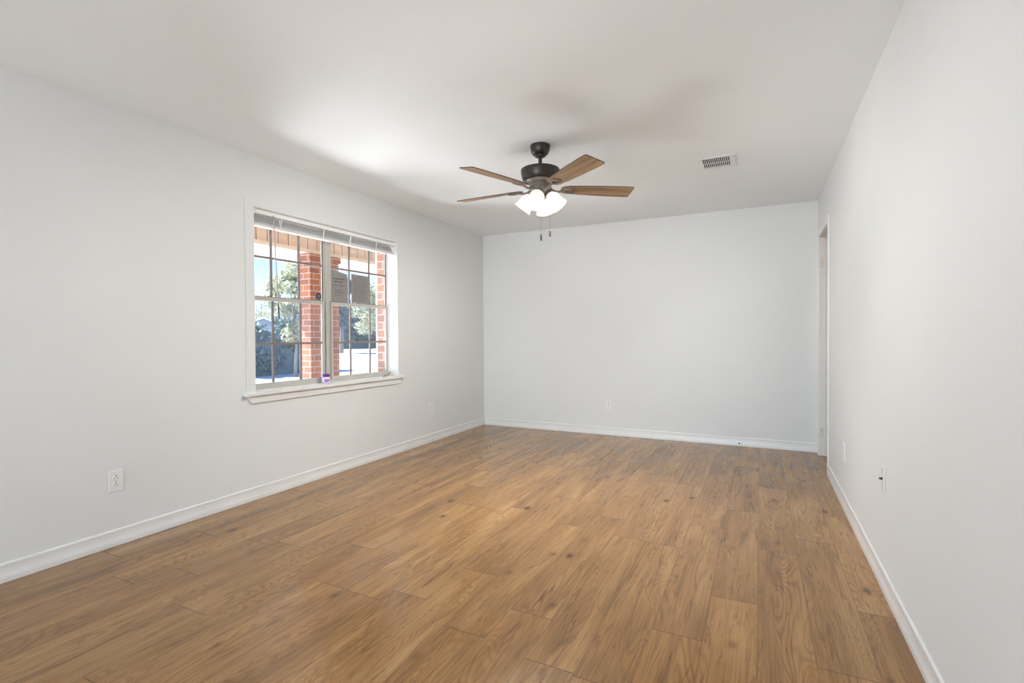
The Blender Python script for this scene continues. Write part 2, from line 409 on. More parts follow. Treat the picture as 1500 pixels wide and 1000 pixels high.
# floor of staggered planks running along the room
PW = 0.1865; PLEN = 1.22; X0 = -1.6865
known = {-2: 2.09, -1: 1.704, 0: 1.698, 1: 1.789, 3: 1.657, 5: 1.613}
def floor_mesh():
    vs = []; fs = []; rnds = []; loc_uv = []; edge = []
    fx0, fx1, fy0, fy1 = XL - 0.02, XR + 1.4, YR - 0.05, YB + 0.02
    k0 = math.floor((fx0 - X0) / PW); k1 = math.ceil((fx1 - X0) / PW)
    for k in range(k0, k1):
        a = max(fx0, X0 + k * PW); b = min(fx1, X0 + (k + 1) * PW)
        if b - a < 1e-4: continue
        y = known.get(k, (k * 0.437 + 0.31 * random.random()) % PLEN)
        while y > fy0: y -= PLEN
        while y < fy1:
            ya = max(fy0, y); yb = min(fy1, y + PLEN)
            if yb > ya:
                r = random.random(); ox = random.random() * 20; oy = random.random() * 20
                nx = 4; ny = 8
                # edge-distance uv needs interior vertices: 3x3 grid split near the edges
                e = 0.006
                xs = [a, min(a + e, b), max(b - e, a), b]; ys = [ya, ya + e, yb - e, yb]
                n = len(vs)
                for yy in ys:
                    for xx in xs: vs.append((xx, yy, 0.0))
                for j in range(3):
                    for i in range(3):
                        q = (n + j * 4 + i, n + j * 4 + i + 1, n + j * 4 + i + 5, n + j * 4 + i + 4)
                        fs.append(q); rnds.append(r)
                        for idx in q:
                            xx, yy, _ = vs[idx]
                            loc_uv.append((xx - a + ox, yy + oy))
                            edge.append((min(xx - a, b - xx, e), min(yy - ya, yb - yy, e) if True else e))
            y += PLEN
    me = bpy.data.meshes.new('floor'); me.from_pydata(vs, [], fs)
    u1 = me.uv_layers.new(name='plank'); u2 = me.uv_layers.new(name='edge')
    u1.data.foreach_set('uv', np.array(loc_uv, dtype=np.float32).ravel()); u2.data.foreach_set('uv', np.array(edge, dtype=np.float32).ravel())
    at = me.attributes.new('board', 'FLOAT_COLOR', 'CORNER')
    cols = np.ones((len(loc_uv), 4), dtype=np.float32)
    cols[:, 0] = np.repeat(np.array(rnds), 4)
    at.data.foreach_set('color', cols.ravel())
    me.materials.append(FLOORM)
    o = bpy.data.objects.new('floor', me); COL.objects.link(o); return struct(o)
floor_mesh()
struct(MB().box(XL - 0.4, XR + 1.6, YR - 0.3, YB + 0.3, -0.12, -0.004).build('trim_9', pm('slab', (0.4, 0.39, 0.38), 0.9)))
struct(MB().box(XL - T, XR + 1.5, YR - T, YB + T, H, H + 0.08).build('ceiling', CEIL))

# left wall, pierced by the window
WY0, WY1, WZ0, WZ1 = 2.381, 3.945, 0.763, 2.075
m = MB()
m.box(XL - T, XL, YR - T, WY0, 0, H); m.box(XL - T, XL, WY1, YB + T, 0, H)
m.box(XL - T, XL, WY0, WY1, 0, WZ0 - 0.03); m.box(XL - T, XL, WY0, WY1, WZ1, H)
struct(m.build('wall_left', WALL))
struct(MB().box(XL, XR + 1.5, YB, YB + T, 0, H).build('wall_back', WALL))
# right wall with the doorway at its far end
DY0, DY1, DZ = 4.850, 5.545, 2.060
m = MB()
m.box(XR, XR + T, YR - T, DY0 - 0.019, 0, H); m.box(XR, XR + T, DY1 + 0.019, YB, 0, H); m.box(XR, XR + T, DY0 - 0.019, DY1 + 0.019, DZ + 0.019, H)
struct(m.build('wall_right', WALL))
# little hall beyond the doorway
m = MB(); m.box(XR + 1.3, XR + 1.4, 3.4, YB, 0, H); m.box(XR + T, XR + 1.3, 3.3, 3.4, 0, H)
struct(m.build('wall_hall', WALL))
# unseen rear wall; glazed patio doors added to let the fill light in
RX0, RX1, RZ1 = -2.85, 0.15, 2.10
m = MB(); m.box(XL, RX0, YR - T, YR, 0, H); m.box(RX1, XR, YR - T, YR, 0, H); m.box(RX0, RX1, YR - T, YR, RZ1, H)
struct(m.build('wall_rear', WALL))
d2 = struct(empty('added_patio_door', ((RX0 + RX1) / 2, YR, 0)))
m = MB()
for xa in (RX0, (RX0 + RX1) / 2 - 0.03, RX1 - 0.06): m.box(xa, xa + 0.06, YR - 0.09, YR - 0.03, 0, RZ1)
m.box(RX0, RX1, YR - 0.09, YR - 0.03, RZ1 - 0.06, RZ1); m.box(RX0, RX1, YR - 0.09, YR - 0.03, 0, 0.05)
m.build('door_frame', TRIM, d2, world=True)
MB().box(RX0 + 0.06, RX1 - 0.06, YR - 0.062, YR - 0.056, 0.05, RZ1 - 0.06).build('door_glass', GLASS, d2, world=True)

# baseboards: profile (out from wall, height)
BP = [(0, 0), (0.014, 0), (0.014, 0.018), (0.0130, 0.026), (0.0110, 0.036), (0.0092, 0.048), (0.0082, 0.060), (0.0080, 0.070), (0.0086, 0.077), (0.0084, 0.083), (0.0066, 0.087), (0.003, 0.089), (0, 0.089)]
def baseboard(name, fn, t0, t1): return struct(MB().prism(BP, t0, t1, fn).build(name, TRIM))
baseboard('baseboard_left', lambda u, v, t: (XL + u, t, v), YR, YB)
baseboard('baseboard_back', lambda u, v, t: (t, YB - u, v), XL + 0.014, XR)
baseboard('baseboard_right', lambda u, v, t: (XR - u, t, v), YR, DY0 - 0.066)
baseboard('baseboard_rear', lambda u, v, t: (t, YR + u, v), XL, RX0)

# doorway in the right wall
d1 = struct(empty('door_1', (XR, (DY0 + DY1) / 2, 0)))
def casing_box(y0, y1, z0, z1):
    m = MB(); m.box(XR - 0.011, XR, y0, y1, z0, z1); return m
casing_box(DY0 - 0.066, DY0 - 0.005, 0, DZ + 0.066).build('door_casing', TRIM, d1, world=True, bevel=0.003)
casing_box(DY1 + 0.005, DY1 + 0.066, 0, DZ + 0.066).build('door_casing', TRIM, d1, world=True, bevel=0.003)
casing_box(DY0 - 0.005, DY1 + 0.005, DZ + 0.005, DZ + 0.066).build('door_casing', TRIM, d1, world=True, bevel=0.003)
m = MB(); m.box(XR - 0.002, XR + T + 0.002, DY0 - 0.019, DY0, 0, DZ); m.box(XR - 0.002, XR + T + 0.002, DY1, DY1 + 0.019, 0, DZ)
m.box(XR - 0.002, XR + T + 0.002, DY0 - 0.019, DY1 + 0.019, DZ, DZ + 0.019)
m.build('door_jamb', JAMB, d1, world=True)
m = MB(); m.box(XR + 0.042, XR + 0.078, DY0, DY0 + 0.011, 0, DZ); m.box(XR + 0.042, XR + 0.078, DY1 - 0.011, DY1, 0, DZ); m.box(XR + 0.042, XR + 0.078, DY0, DY1, DZ - 0.011, DZ)
m.build('door_stop_strip', JAMB, d1, world=True)
for z in (1.82, 0.22):
    h = MB().box(XR + 0.004, XR + 0.036, DY1 - 0.002, DY1, z - 0.045, z + 0.045).build('hinge_leaf', BRASS, d1, world=True)

# ------------------------------------------------------------------ window in the left wall
XF = XL - T                                       # inner face of the window unit
w1 = struct(empty('window_1', (XL, (WY0 + WY1) / 2, WZ0)))
m = MB()                                          # casing (picture-frame, 3 sides)
m.box(XL, XL + 0.012, WY0 - 0.062, WY0, WZ0, WZ1 + 0.056); m.box(XL, XL + 0.012, WY1, WY1 + 0.062, WZ0, WZ1 + 0.056)
m.box(XL, XL + 0.012, WY0, WY1, WZ1, WZ1 + 0.056)
m.build('window_casing', WALL, w1, world=True)
m = MB()                                          # jamb liners
m.box(XF, XL + 0.001, WY0 - 0.012, WY0 + 0.002, WZ0, WZ1); m.box(XF, XL + 0.001, WY1 - 0.002, WY1 + 0.012, WZ0, WZ1); m.box(XF, XL + 0.001, WY0, WY1, WZ1 - 0.004, WZ1 + 0.01)
m.build('window_jamb', TRIM, w1, world=True)
MB().box(XF - 0.01, XL + 0.040, WY0, WY1, WZ0 - 0.024, WZ0).box(XL, XL + 0.040, WY0 - 0.088, WY0, WZ0 - 0.024, WZ0).box(XL, XL + 0.040, WY1, WY1 + 0.075, WZ0 - 0.024, WZ0).build('window_sill', SILLM, w1, world=True, bevel=0.002)
AP = [(WY0 - 0.062, WZ0 - 0.024), (WY1 + 0.055, WZ0 - 0.024), (WY1 + 0.020, WZ0 - 0.078), (WY0 - 0.030, WZ0 - 0.078)]
MB().prism(AP, XL, XL + 0.016, lambda u, v, t: (t, u, v)).build('window_apron', SILLM, w1, world=True, bevel=0.002)

YM0, YM1 = 3.136, 3.214                           # central mullion
ZMR = 1.440                                       # meeting rail
m = MB()
FD = 0.032                                        # depth of the unit
m.box(XF - FD, XF, WY0, WY0 + 0.014, WZ0, WZ1); m.box(XF - FD, XF, WY1 - 0.008, WY1, WZ0, WZ1)
m.box(XF - FD, XF, WY0, WY1, WZ1 - 0.022, WZ1); m.box(XF - FD, XF + 0.004, WY0, WY1, WZ0 - 0.005, WZ0 + 0.016)
m.box(XF - FD, XF - 0.012, YM0, YM1, WZ0, WZ1); m.box(XF - FD, XF - 0.004, YM0 + 0.022, YM1 - 0.022, WZ0, WZ1)
m.build('window_frame', ALU, w1, world=True, bevel=0.0012)
def sash(y0, y1, z0, z1, xc, th, stl, str_, toprail, botrail, ymunt, zm):
    s = MB()
    s.box(xc - th, xc, y0, y0 + stl, z0, z1); s.box(xc - th, xc, y1 - str_, y1, z0, z1)
    s.box(xc - th, xc, y0 + stl, y1 - str_, z1 - toprail, z1); s.box(xc - th, xc, y0 + stl, y1 - str_, z0, z0 + botrail)
    o = s.build('sash', ALU, w1, world=True, bevel=0.001)
    g = MB().box(xc - th / 2 - 0.0015, xc - th / 2 + 0.0015, y0 + stl, y1 - str_, z0 + botrail, z1 - toprail)
    g.build('glass_pane', GLASS, o, world=True)
    mu = MB(); w = 0.0085
    for ym in ymunt: mu.box(xc - th / 2 - 0.006, xc - th / 2 + 0.006, ym - w, ym + w, z0 + botrail, z1 - toprail)
    mu.box(xc - th / 2 - 0.007, xc - th / 2 + 0.007, y0 + stl, y1 - str_, zm - w, zm + w)
    mu.build('muntin', ALUD, o, world=True, bevel=0.001)
    return o
sash(WY0 + 0.012, YM0 + 0.002, ZMR - 0.012, WZ1 - 0.02, XF - 0.014, 0.012, 0.012, 0.012, 0.016, 0.020, (2.634, 2.891), 1.7525)     # upper, outer track
sash(WY0 + 0.012, YM0 + 0.002, WZ0 + 0.014, ZMR + 0.014, XF + 0.002, 0.014, 0.020, 0.029, 0.030, 0.030, (2.632, 2.890), 1.100)    # lower, inner track
sash(YM1 - 0.002, WY1 - 0.004, ZMR - 0.012, WZ1 - 0.02, XF - 0.014, 0.012, 0.017, 0.010, 0.016, 0.020, (3.446, 3.706), 1.7525)
sash(YM1 - 0.002, WY1 - 0.004, WZ0 + 0.014, ZMR + 0.014, XF + 0.002, 0.014, 0.020, 0.022, 0.030, 0.030, (3.442, 3.696), 1.100)
m = MB(); xs0, xs1 = XF - 0.0145, XF - 0.0110  # dark strips; those above the meeting rail draw its shadow line
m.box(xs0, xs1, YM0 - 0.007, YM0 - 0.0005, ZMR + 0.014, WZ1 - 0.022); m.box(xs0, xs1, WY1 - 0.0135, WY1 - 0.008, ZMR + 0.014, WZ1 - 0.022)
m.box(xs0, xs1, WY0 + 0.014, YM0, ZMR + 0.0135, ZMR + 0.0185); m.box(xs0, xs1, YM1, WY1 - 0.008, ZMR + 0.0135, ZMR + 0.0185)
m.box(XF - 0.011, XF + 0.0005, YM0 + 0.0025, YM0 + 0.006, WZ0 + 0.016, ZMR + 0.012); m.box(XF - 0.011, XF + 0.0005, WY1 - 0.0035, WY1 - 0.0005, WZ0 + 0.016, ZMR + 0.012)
m.build('dark_line_strip', pm('dark_line', (0.06, 0.058, 0.06), 0.7), w1, world=True)
for (ya, yb) in ((WY0 + 0.014, YM0), (YM1, WY1 - 0.008)):
    MB().box(XF - 0.0305, XF - 0.0295, ya, yb, WZ0 + 0.016, ZMR).build('insect_screen', SCREEN, w1, world=True)

# brick veneer outside the left wall
m = MB(); VX0, VX1 = XF - 0.118, XF - 0.033
m.box(VX0, VX1, YR - T, WY0 + 0.006, ZG, 2.5); m.box(VX0, VX1, WY1 - 0.006, YB + 1.5, ZG, 2.5)
m.box(VX0, VX1, WY0 + 0.006, WY1 - 0.006, ZG, WZ0 - 0.08); m.box(VX0, VX1, WY0 + 0.006, WY1 - 0.006, WZ1 + 0.08, 2.5)
struct(m.build('wall_left_outside', BRICK, uv=True))
struct(MB().box(VX0 - 0.04, XF - FD - 0.001, WY0 + 0.006, WY1 - 0.006, WZ0 - 0.08, WZ0 - 0.008).build('trim_1', BRICK, uv=True))

# ================================================================== THINGS INDOORS
# ---- ceiling fan
FC = (-1.338, 3.157)
fan = tag(empty('ceiling_fan', (FC[0], FC[1], H)), 'dark bronze ceiling fan with wood blades and four lit glass lamps', 'ceiling fan')
MB().lathe([(0.067, 0.0), (0.068, -0.004), (0.067, -0.012), (0.066, -0.024), (0.063, -0.038), (0.058, -0.051), (0.050, -0.062), (0.042, -0.068), (0.037, -0.070), (0.035, -0.076), (0.018, -0.077)], 40).build('canopy', BRONZE, fan, smooth=True)
MB().lathe([(0.0125, -0.066), (0.0125, -0.125), (0.024, -0.126), (0.026, -0.140), (0.034, -0.148)], 24).build('downrod', BRONZE, fan, smooth=True)
MB().lathe([(0.034, -0.146), (0.085, -0.153), (0.122, -0.160), (0.131, -0.165), (0.132, -0.170), (0.131, -0.185), (0.128, -0.205), (0.123, -0.222), (0.120, -0.229), (0.114, -0.232), (0.100, -0.236), (0.060, -0.240)], 56).build('motor_housing', BRONZE, fan, smooth=True)
MB().lathe([(0.100, -0.238), (0.101, -0.243), (0.094, -0.248), (0.088, -0.255), (0.080, -0.258), (0.060, -0.260)], 48).build('trim_ring', BRONZEL, fan, smooth=True)
MB().lathe([(0.072, -0.256), (0.074, -0.262), (0.074, -0.292), (0.078, -0.297), (0.078, -0.306), (0.066, -0.318), (0.050, -0.330), (0.040, -0.336)], 40).build('switch_housing', BRONZEL, fan, smooth=True)
MB().lathe([(0.042, -0.333), (0.042, -0.348), (0.034, -0.362), (0.022, -0.374), (0.013, -0.380), (0.010, -0.390), (0.004, -0.394)], 32).build('light_fitter', BRONZEL, fan, smooth=True)
ZBL = -0.293
def blade_outline():
    pts = []
    L0, L1 = 0.142, 0.645
    up_ = [(L0, 0.020), (L0 + 0.006, 0.032), (L0 + 0.02, 0.044), (L0 + 0.05, 0.052), (0.30, 0.059), (0.42, 0.066), (0.54, 0.0695), (L1 - 0.014, 0.070), (L1 - 0.004, 0.066), (L1, 0.058)]
    pts = [(x, -y) for x, y in up_] + [(x, y) for x, y in reversed(up_)]
    return pts
BO = blade_outline()
def fan_blade(ang):
    P = R(-12)
    Mx = Matrix.Rotation(ang, 4, 'Z') @ Matrix.Translation((0, 0, ZBL)) @ Matrix.Rotation(P, 4, 'X')
    b = MB().prism(BO, -0.003, 0.003, lambda u, v, t: (u, v, t)).build('blade', BLADE, fan, bevel=0.0012)
    b.matrix_local = Mx
    b.data.materials.append(BLADEE)
    for p in b.data.polygons:
        if abs(p.normal.z) < 0.5: p.material_index = 1
    return b, Mx
def iron_mesh():
    s = MB()
    # arm from the hub, curving down to the blade, then an open tear-drop loop screwed under it
    arm = [(0.062, 0, 0.012), (0.080, 0, -0.004), (0.100, 0, -0.015), (0.122, 0, -0.017), (0.145, 0, -0.013), (0.162, 0, -0.009)]
    s.tube(arm, [0.010, 0.009, 0.008, 0.0075, 0.0075, 0.007], 10)
    loop = [(0.158, 0.0, -0.0085), (0.176, 0.016, -0.0075), (0.202, 0.025, -0.0070), (0.228, 0.026, -0.0068), (0.236, 0.018, -0.0068), (0.236, -0.018, -0.0068), (0.228, -0.026, -0.0068), (0.202, -0.025, -0.0070), (0.176, -0.016, -0.0075)]
    s.tube(loop, 0.0065, 8, closed=True)
    for (x, y) in ((0.178, 0.0), (0.228, 0.024), (0.228, -0.024)): s.lathe([(0.007, -0.004), (0.007, -0.012), (0.004, -0.014)], 10, Matrix.Translation((x, y, 0)))
    return s
iron = None
for a in (-110.0, -38.0, 34.0, 106.0, 178.0):
    b, Mx = fan_blade(R(a))
    if iron is None: iron = iron_mesh().build('blade_iron', BRONZEL, b, smooth=True)
    else:
        i2 = iron.copy(); COL.objects.link(i2); i2.parent = b
def shade_profile():
    out = [(0.026, 0.000), (0.029, 0.004), (0.030, 0.012), (0.038, 0.022), (0.048, 0.036), (0.0525, 0.052), (0.0545, 0.070), (0.0565, 0.090), (0.060, 0.108), (0.0645, 0.118)]
    inn = [(r - 0.003, z) for r, z in reversed(out)]
    return out + inn
lamp_pos = []
for k, az in enumerate((8, 98, 188, 278)):
    a = R(az); tilt = R(52)
    d = Vector((math.cos(a) * math.cos(tilt), math.sin(a) * math.cos(tilt), -math.sin(tilt)))
    p0 = Vector((math.cos(a) * 0.058, math.sin(a) * 0.058, -0.329))
    q = d.to_track_quat('Z', 'Y').to_matrix().to_4x4()
    Mx = Matrix.Translation(p0) @ q
    arm = MB().tube([(math.cos(a) * 0.030, math.sin(a) * 0.030, -0.340), tuple(p0 - d * 0.022), tuple(p0 - d * 0.004)], [0.011, 0.012, 0.014], 12)
    arm.lathe([(0.016, -0.012), (0.027, -0.006), (0.031, 0.002), (0.031, 0.010)], 24, Mx)
    arm.build('lamp_arm', BRONZEL, fan, smooth=True)
    sh = MB().lathe(shade_profile(), 36, Mx, cap=False).build('lamp_shade', SHADE, fan, smooth=True)
    MB().lathe([(0.010, 0.012), (0.012, 0.030), (0.024, 0.048), (0.029, 0.066), (0.026, 0.082), (0.014, 0.092), (0.003, 0.095)], 20, Mx).build('bulb', BULB, sh, smooth=True)
    lamp_pos.append(p0 + d * 0.135)
    ld = bpy.data.lights.new('fan_lamp', 'SPOT'); ld.energy = 46.0; ld.shadow_soft_size = 0.05; ld.color = (1.0, 0.98, 0.95)
    ld.spot_size = R(165); ld.spot_blend = 0.6
    lo = bpy.data.objects.new('fan_lamp', ld); COL.objects.link(lo); lo.location = Vector(fan.location) + p0 + d * 0.150
    lo.rotation_euler = d.to_track_quat('-Z', 'Y').to_euler()
for (dx, dy, z0, z1) in ((0.0035, 0.0015, -0.392, -0.600), (0.060, 0.026, -0.300, -0.572)):
    c = MB().tube([(dx, dy, z0), (dx, dy, z1)], 0.0007, 6).build('pull_chain', CHAIN, fan)
    MB().lathe([(0.002, z1 + 0.002), (0.0055, z1 - 0.004), (0.006, z1 - 0.036), (0.005, z1 - 0.044), (0.002, z1 - 0.046)], 14, Matrix.Translation((dx, dy, 0))).build('pendant', DARKPL, c, smooth=True)

# ---- ceiling vent
vx0, vx1, vy0, vy1 = -0.405, -0.158, 3.915, 4.190
vent = tag(empty('ceiling_vent', ((vx0 + vx1) / 2, (vy0 + vy1) / 2, H)), 'white metal air vent with dark slots in the ceiling', 'vent')
fx0, fx1, fy0, fy1 = vx0 + 0.022, vx1 - 0.040, vy0 + 0.035, vy1 - 0.035
m = MB(); z0, z1 = H - 0.008, H
m.box(vx0, fx0, vy0, vy1, z0, z1); m.box(fx1, vx1, vy0, vy1, z0, z1); m.box(fx0, fx1, vy0, fy0, z0, z1); m.box(fx0, fx1, fy1, vy1, z0, z1)
m.build('vent_frame', PLAST, vent, world=True, bevel=0.003)
MB().box(fx0, fx1, fy0, fy1, H - 0.0012, H - 0.0006).build('duct_opening', DUCT, vent, world=True)
m = MB(); n = 14; ymid = (fy0 + fy1) / 2
for i in range(n + 1):
    x = fx0 + (fx1 - fx0) * i / n
    for (ya, yb) in ((fy0 + 0.010, ymid - 0.004), (ymid + 0.010, fy1)):
        Mx = Matrix.Translation((x, 0, H - 0.006)) @ Matrix.Rotation(R(32), 4, 'Y')
        m.box(-0.0038, 0.0038, ya, yb, -0.0006, 0.0006, Mx)
m.build('louvre', PLAST, vent, world=True)
MB().box(fx0, fx1, ymid - 0.004, ymid + 0.002, H - 0.009, H - 0.006).build('damper_bar', PLAST, vent, world=True)
MB().lathe([(0.004, 0), (0.004, -0.010), (0.002, -0.011)], 10, Matrix.Translation(((fx0 + fx1) / 2, vy0 + 0.02, H - 0.006))).build('screw', STEEL, vent, world=True)

# ---- wall outlets: local +Y points out of the wall
def make_outlet():
    root = empty('wall_outlet', (0, 0, 0))
    MB().box(-0.036, 0.036, 0, 0.0055, -0.0585, 0.0585).build('cover_plate', PLAST, root, bevel=0.003)
    for s in (1, -1):
        zc = s * 0.0205; pts = []
        for k in range(28):
            an = 2 * PI * k / 28; x = 0.0172 * math.cos(an); z = max(-0.0138, min(0.0138, 0.0172 * math.sin(an))); pts.append((x, z))
        rc = MB().prism(pts, 0.004, 0.0072, lambda u, v, t, zc=zc: (u, t, v + zc)).build('receptacle', PLAST, root, bevel=0.0008)
        q = MB(); q.box(-0.0078, -0.0052, 0.0070, 0.0076, zc - 0.008, zc + 0.002); q.box(0.0052, 0.0078, 0.0070, 0.0076, zc - 0.007, zc + 0.001)
        q.prism([(0.0032 * math.cos(2 * PI * k / 12), 0.0036 * math.sin(2 * PI * k / 12)) for k in range(12)], 0.0070, 0.0076, lambda u, v, t, zc=zc: (u, t, v + zc + 0.0085))
        q.build('slot', SLOT, rc)
    MB().lathe([(0.003, 0), (0.003, 0.0015), (0.001, 0.002)], 10, Matrix.Translation((0, 0.0052, 0)) @ Matrix.Rotation(R(-90), 4, 'X')).build('screw', STEEL, root)
    return root
spots = [((XL, 1.517, 0.357), -90, 'white duplex outlet low on the left wall, nearest the camera, left of the window'),
         ((XL, 4.505, 0.363), -90, 'white duplex outlet low on the left wall between window and far corner'),
         ((-1.566, YB, 0.349), 180, 'white duplex outlet low on the back wall'),
         ((XR, 3.955, 0.372), 90, 'faint white outlet low on the right wall, nearer the doorway')]
proto = make_outlet()
for i, (loc, rz, lab) in enumerate(spots):
    o = proto if i == 0 else copy_tree(proto)
    o.location = loc; o.rotation_euler = (0, 0, R(rz)); tag(o, lab, 'outlet', 'wall outlets')

# ---- coax wall plate on the right wall
cp = tag(empty('coax_plate', (XR, 2.782, 0.494), R(90)), 'white wall plate with a dark coaxial jack on the right wall', 'wall plate')
MB().box(-0.036, 0.036, 0, 0.006, -0.0585, 0.0585).build('cover_plate', PLAST, cp, bevel=0.003)
MB().lathe([(0.0062, 0.0), (0.0062, 0.004), (0.0048, 0.0042), (0.0048, 0.013), (0.003, 0.0132)], 16, Matrix.Translation((0, 0.005, 0)) @ Matrix.Rotation(R(-90), 4, 'X')).build('coax_jack', SLOT, cp)
for z in (0.042, -0.042):
    MB().lathe([(0.0036, 0), (0.0036, 0.001), (0.001, 0.0016)], 12, Matrix.Translation((0, 0.006, z)) @ Matrix.Rotation(R(-90), 4, 'X')).build('screw', STEEL, cp)

# ---- small door stop on the back baseboard, and a nail head above it
ds = tag(empty('door_stop', (-0.190, YB - 0.014, 0.034)), 'small white door stop with dark tip on the back baseboard', 'door stop')
Rm = Matrix.Rotation(R(90), 4, 'X')
MB().lathe([(0.011, 0), (0.011, 0.004), (0.007, 0.006), (0.0065, 0.022)], 16, Rm).build('base', PLAST, ds, smooth=True)
MB().lathe([(0.0068, 0.022), (0.0075, 0.024), (0.0075, 0.032), (0.004, 0.034)], 16, Rm).build('rubber_tip', SLOT, ds, smooth=True)
tag(MB().lathe([(0.0075, 0), (0.0075, 0.002), (0.004, 0.004)], 14, Matrix.Translation((-2.238, YB, 0.175)) @ Rm).build('nail_head', STEEL, loc=(-2.238, YB, 0.175)), 'tiny grey nail head low on the back wall near the left corner', 'nail')

# ---- raised mini blind
bl = tag(empty('mini_blind', (XL - 0.03, (WY0 + WY1) / 2, WZ1 - 0.005)), 'white mini blind raised to the top of the window', 'window blind')
by0, by1 = WY0 + 0.012, WY1 - 0.010
hz1, hz0 = WZ1 - 0.006, WZ1 - 0.038
hx0, hx1 = XL - 0.050, XL - 0.012
m = MB(); m.box(hx1 - 0.0015, hx1, by0, by1, hz0, hz1); m.box(hx0, hx0 + 0.0015, by0, by1, hz0, hz1); m.box(hx0, hx1, by0, by1, hz0, hz0 + 0.0015)
m.box(hx1, hx1 + 0.003, by0, by1, hz1 - 0.003, hz1); m.build('headrail', BLIND, bl, world=True)
for (ya, yb) in ((by0 - 0.010, by0 + 0.020), (by1 - 0.014, by1 + 0.008)):
    MB().box(hx0 - 0.003, hx1 + 0.006, ya, yb, hz0 - 0.004, hz1 + 0.002).build('end_bracket', PLAST, bl, world=True, bevel=0.002)
m = MB(); NS = 30; zs = hz0 - 0.004
for i in range(NS):
    zs -= 0.0036 - 0.0026 * i / NS; z = zs                                          # the bundle swells towards the room as it goes down
    ox = -0.030 + 0.042 * (i / NS) ** 1.8
    xs = [hx0 + 0.003 + ox + 0.033 * k / 4 for k in range(5)]
    arc = [0.0014 * (1 - ((k - 2) / 2) ** 2) for k in range(5)]
    vs = [(xs[k], y, z + arc[k] + dz) for y in (by0 + 0.006, by1 - 0.006) for dz in (0, 0.0007) for k in range(5)]
    fs = []
    for k in range(4): fs += [(k, k + 1, 11 + k, 10 + k), (5 + k, 15 + k, 16 + k, 6 + k), (k, 5 + k, 6 + k, k + 1), (10 + k, 11 + k, 16 + k, 15 + k)]
    fs += [(0, 10, 15, 5), (4, 9, 19, 14)]
    m.add(vs, fs)
m.build('slat_stack', BLIND, bl, world=True)
zb = zs - 0.001
MB().box(hx0 + 0.004, hx1 + 0.006, by0 + 0.006, by1 - 0.006, zb - 0.014, zb).build('bottom_rail', BLIND, bl, world=True, bevel=0.003)
for yl in (2.62, 3.03, 3.33, 3.66):
    MB().tube([(hx1 + 0.004, yl + 0.012, hz0 + 0.002), (hx1 + 0.008, yl, hz0 - 0.035), (hx1 + 0.010, yl - 0.008, zb - 0.008)], 0.0040, 6).build('ladder_tape', BLIND, bl, world=True)
wt = (XL + 0.006, 2.545, hz0 + 0.006); wb = (XL + 0.022, 2.572, 1.285)
MB().tube([wt, tuple(Vector(wt).lerp(Vector(wb), .86))], 0.0042, 8).build('tilt_wand', WAND, bl, world=True)
MB().tube([tuple(Vector(wt).lerp(Vector(wb), .86)), wb], 0.0052, 8).build('wand_dark_end', WANDEND, bl, world=True)  # lower end painted dark, as it looks against the bright window
m = MB()
for k in range(5): m.lathe([(0.003, -0.004), (0.0062, 0), (0.003, 0.004)], 8, Matrix.Translation((XL + 0.004, 2.598 + 0.004 * (k % 2), hz0 - 0.002 - 0.013 * k)))
m.build('cord_tassel', BLIND, bl, world=True)

# ---- notices taped to the upper right sash
XG = XF - 0.020 + 0.0030
def notice(y0, y1, z0, z1t, z1b, lines, label):
    ym = (y0 + y1) / 2
    n = tag(empty('paper_notice', (XG, ym, z0)), label, 'paper notice', 'notices taped to the window')
    cor = [(y0, z0), (y1, z0), (y1, z1b), (y0, z1t)]
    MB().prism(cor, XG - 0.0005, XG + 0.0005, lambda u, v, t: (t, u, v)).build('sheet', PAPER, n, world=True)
    for (mat, rows) in lines:
        for (fz, a, b, hgt) in rows:              # one row of small print: a strip whose height breaks into words
            y = y0 + a * (y1 - y0); ye = y0 + b * (y1 - y0); zc = z0 + (z1b - z0) * fz; top = []
            while y < ye:
                w = min(random.uniform(0.012, 0.034), ye - y)
                top += [(y, hgt / 2), (y + w, hgt / 2), (y + w, 0.0003), (y + w + 0.007, 0.0003)]; y += w + 0.007
            top = top[:-2]
            poly = [(q, zc - h_) for q, h_ in top] + [(q, zc + h_) for q, h_ in reversed(top)]
            MB().prism(poly, XG + 0.0005, XG + 0.0009, lambda u, v, t: (t, u, v)).build('text_line', mat, n, world=True)
notice(3.222, 3.424, 1.456, 1.740, 1.714, [(INK, [(0.80, .15, .85, .011), (0.70, .22, .72, .012), (0.40, .28, .72, .005), (0.33, .28, .80, .005), (0.24, .25, .6, .004)]), (INKR, [(0.58, .12, .90, .008)])], 'paper notice, backlit shade painted grey, with a large heading on the left glass of the right sash')
notice(3.472, 3.696, 1.461, 1.725, 1.722, [(INK, [(0.93, .35, .62, .009)] + [(0.86 - 0.07 * k, .12, .90 - .12 * (k % 3 == 2), .0045) for k in range(12)])], 'paper notice, backlit shade painted grey, full of small print on the middle glass of the right sash')

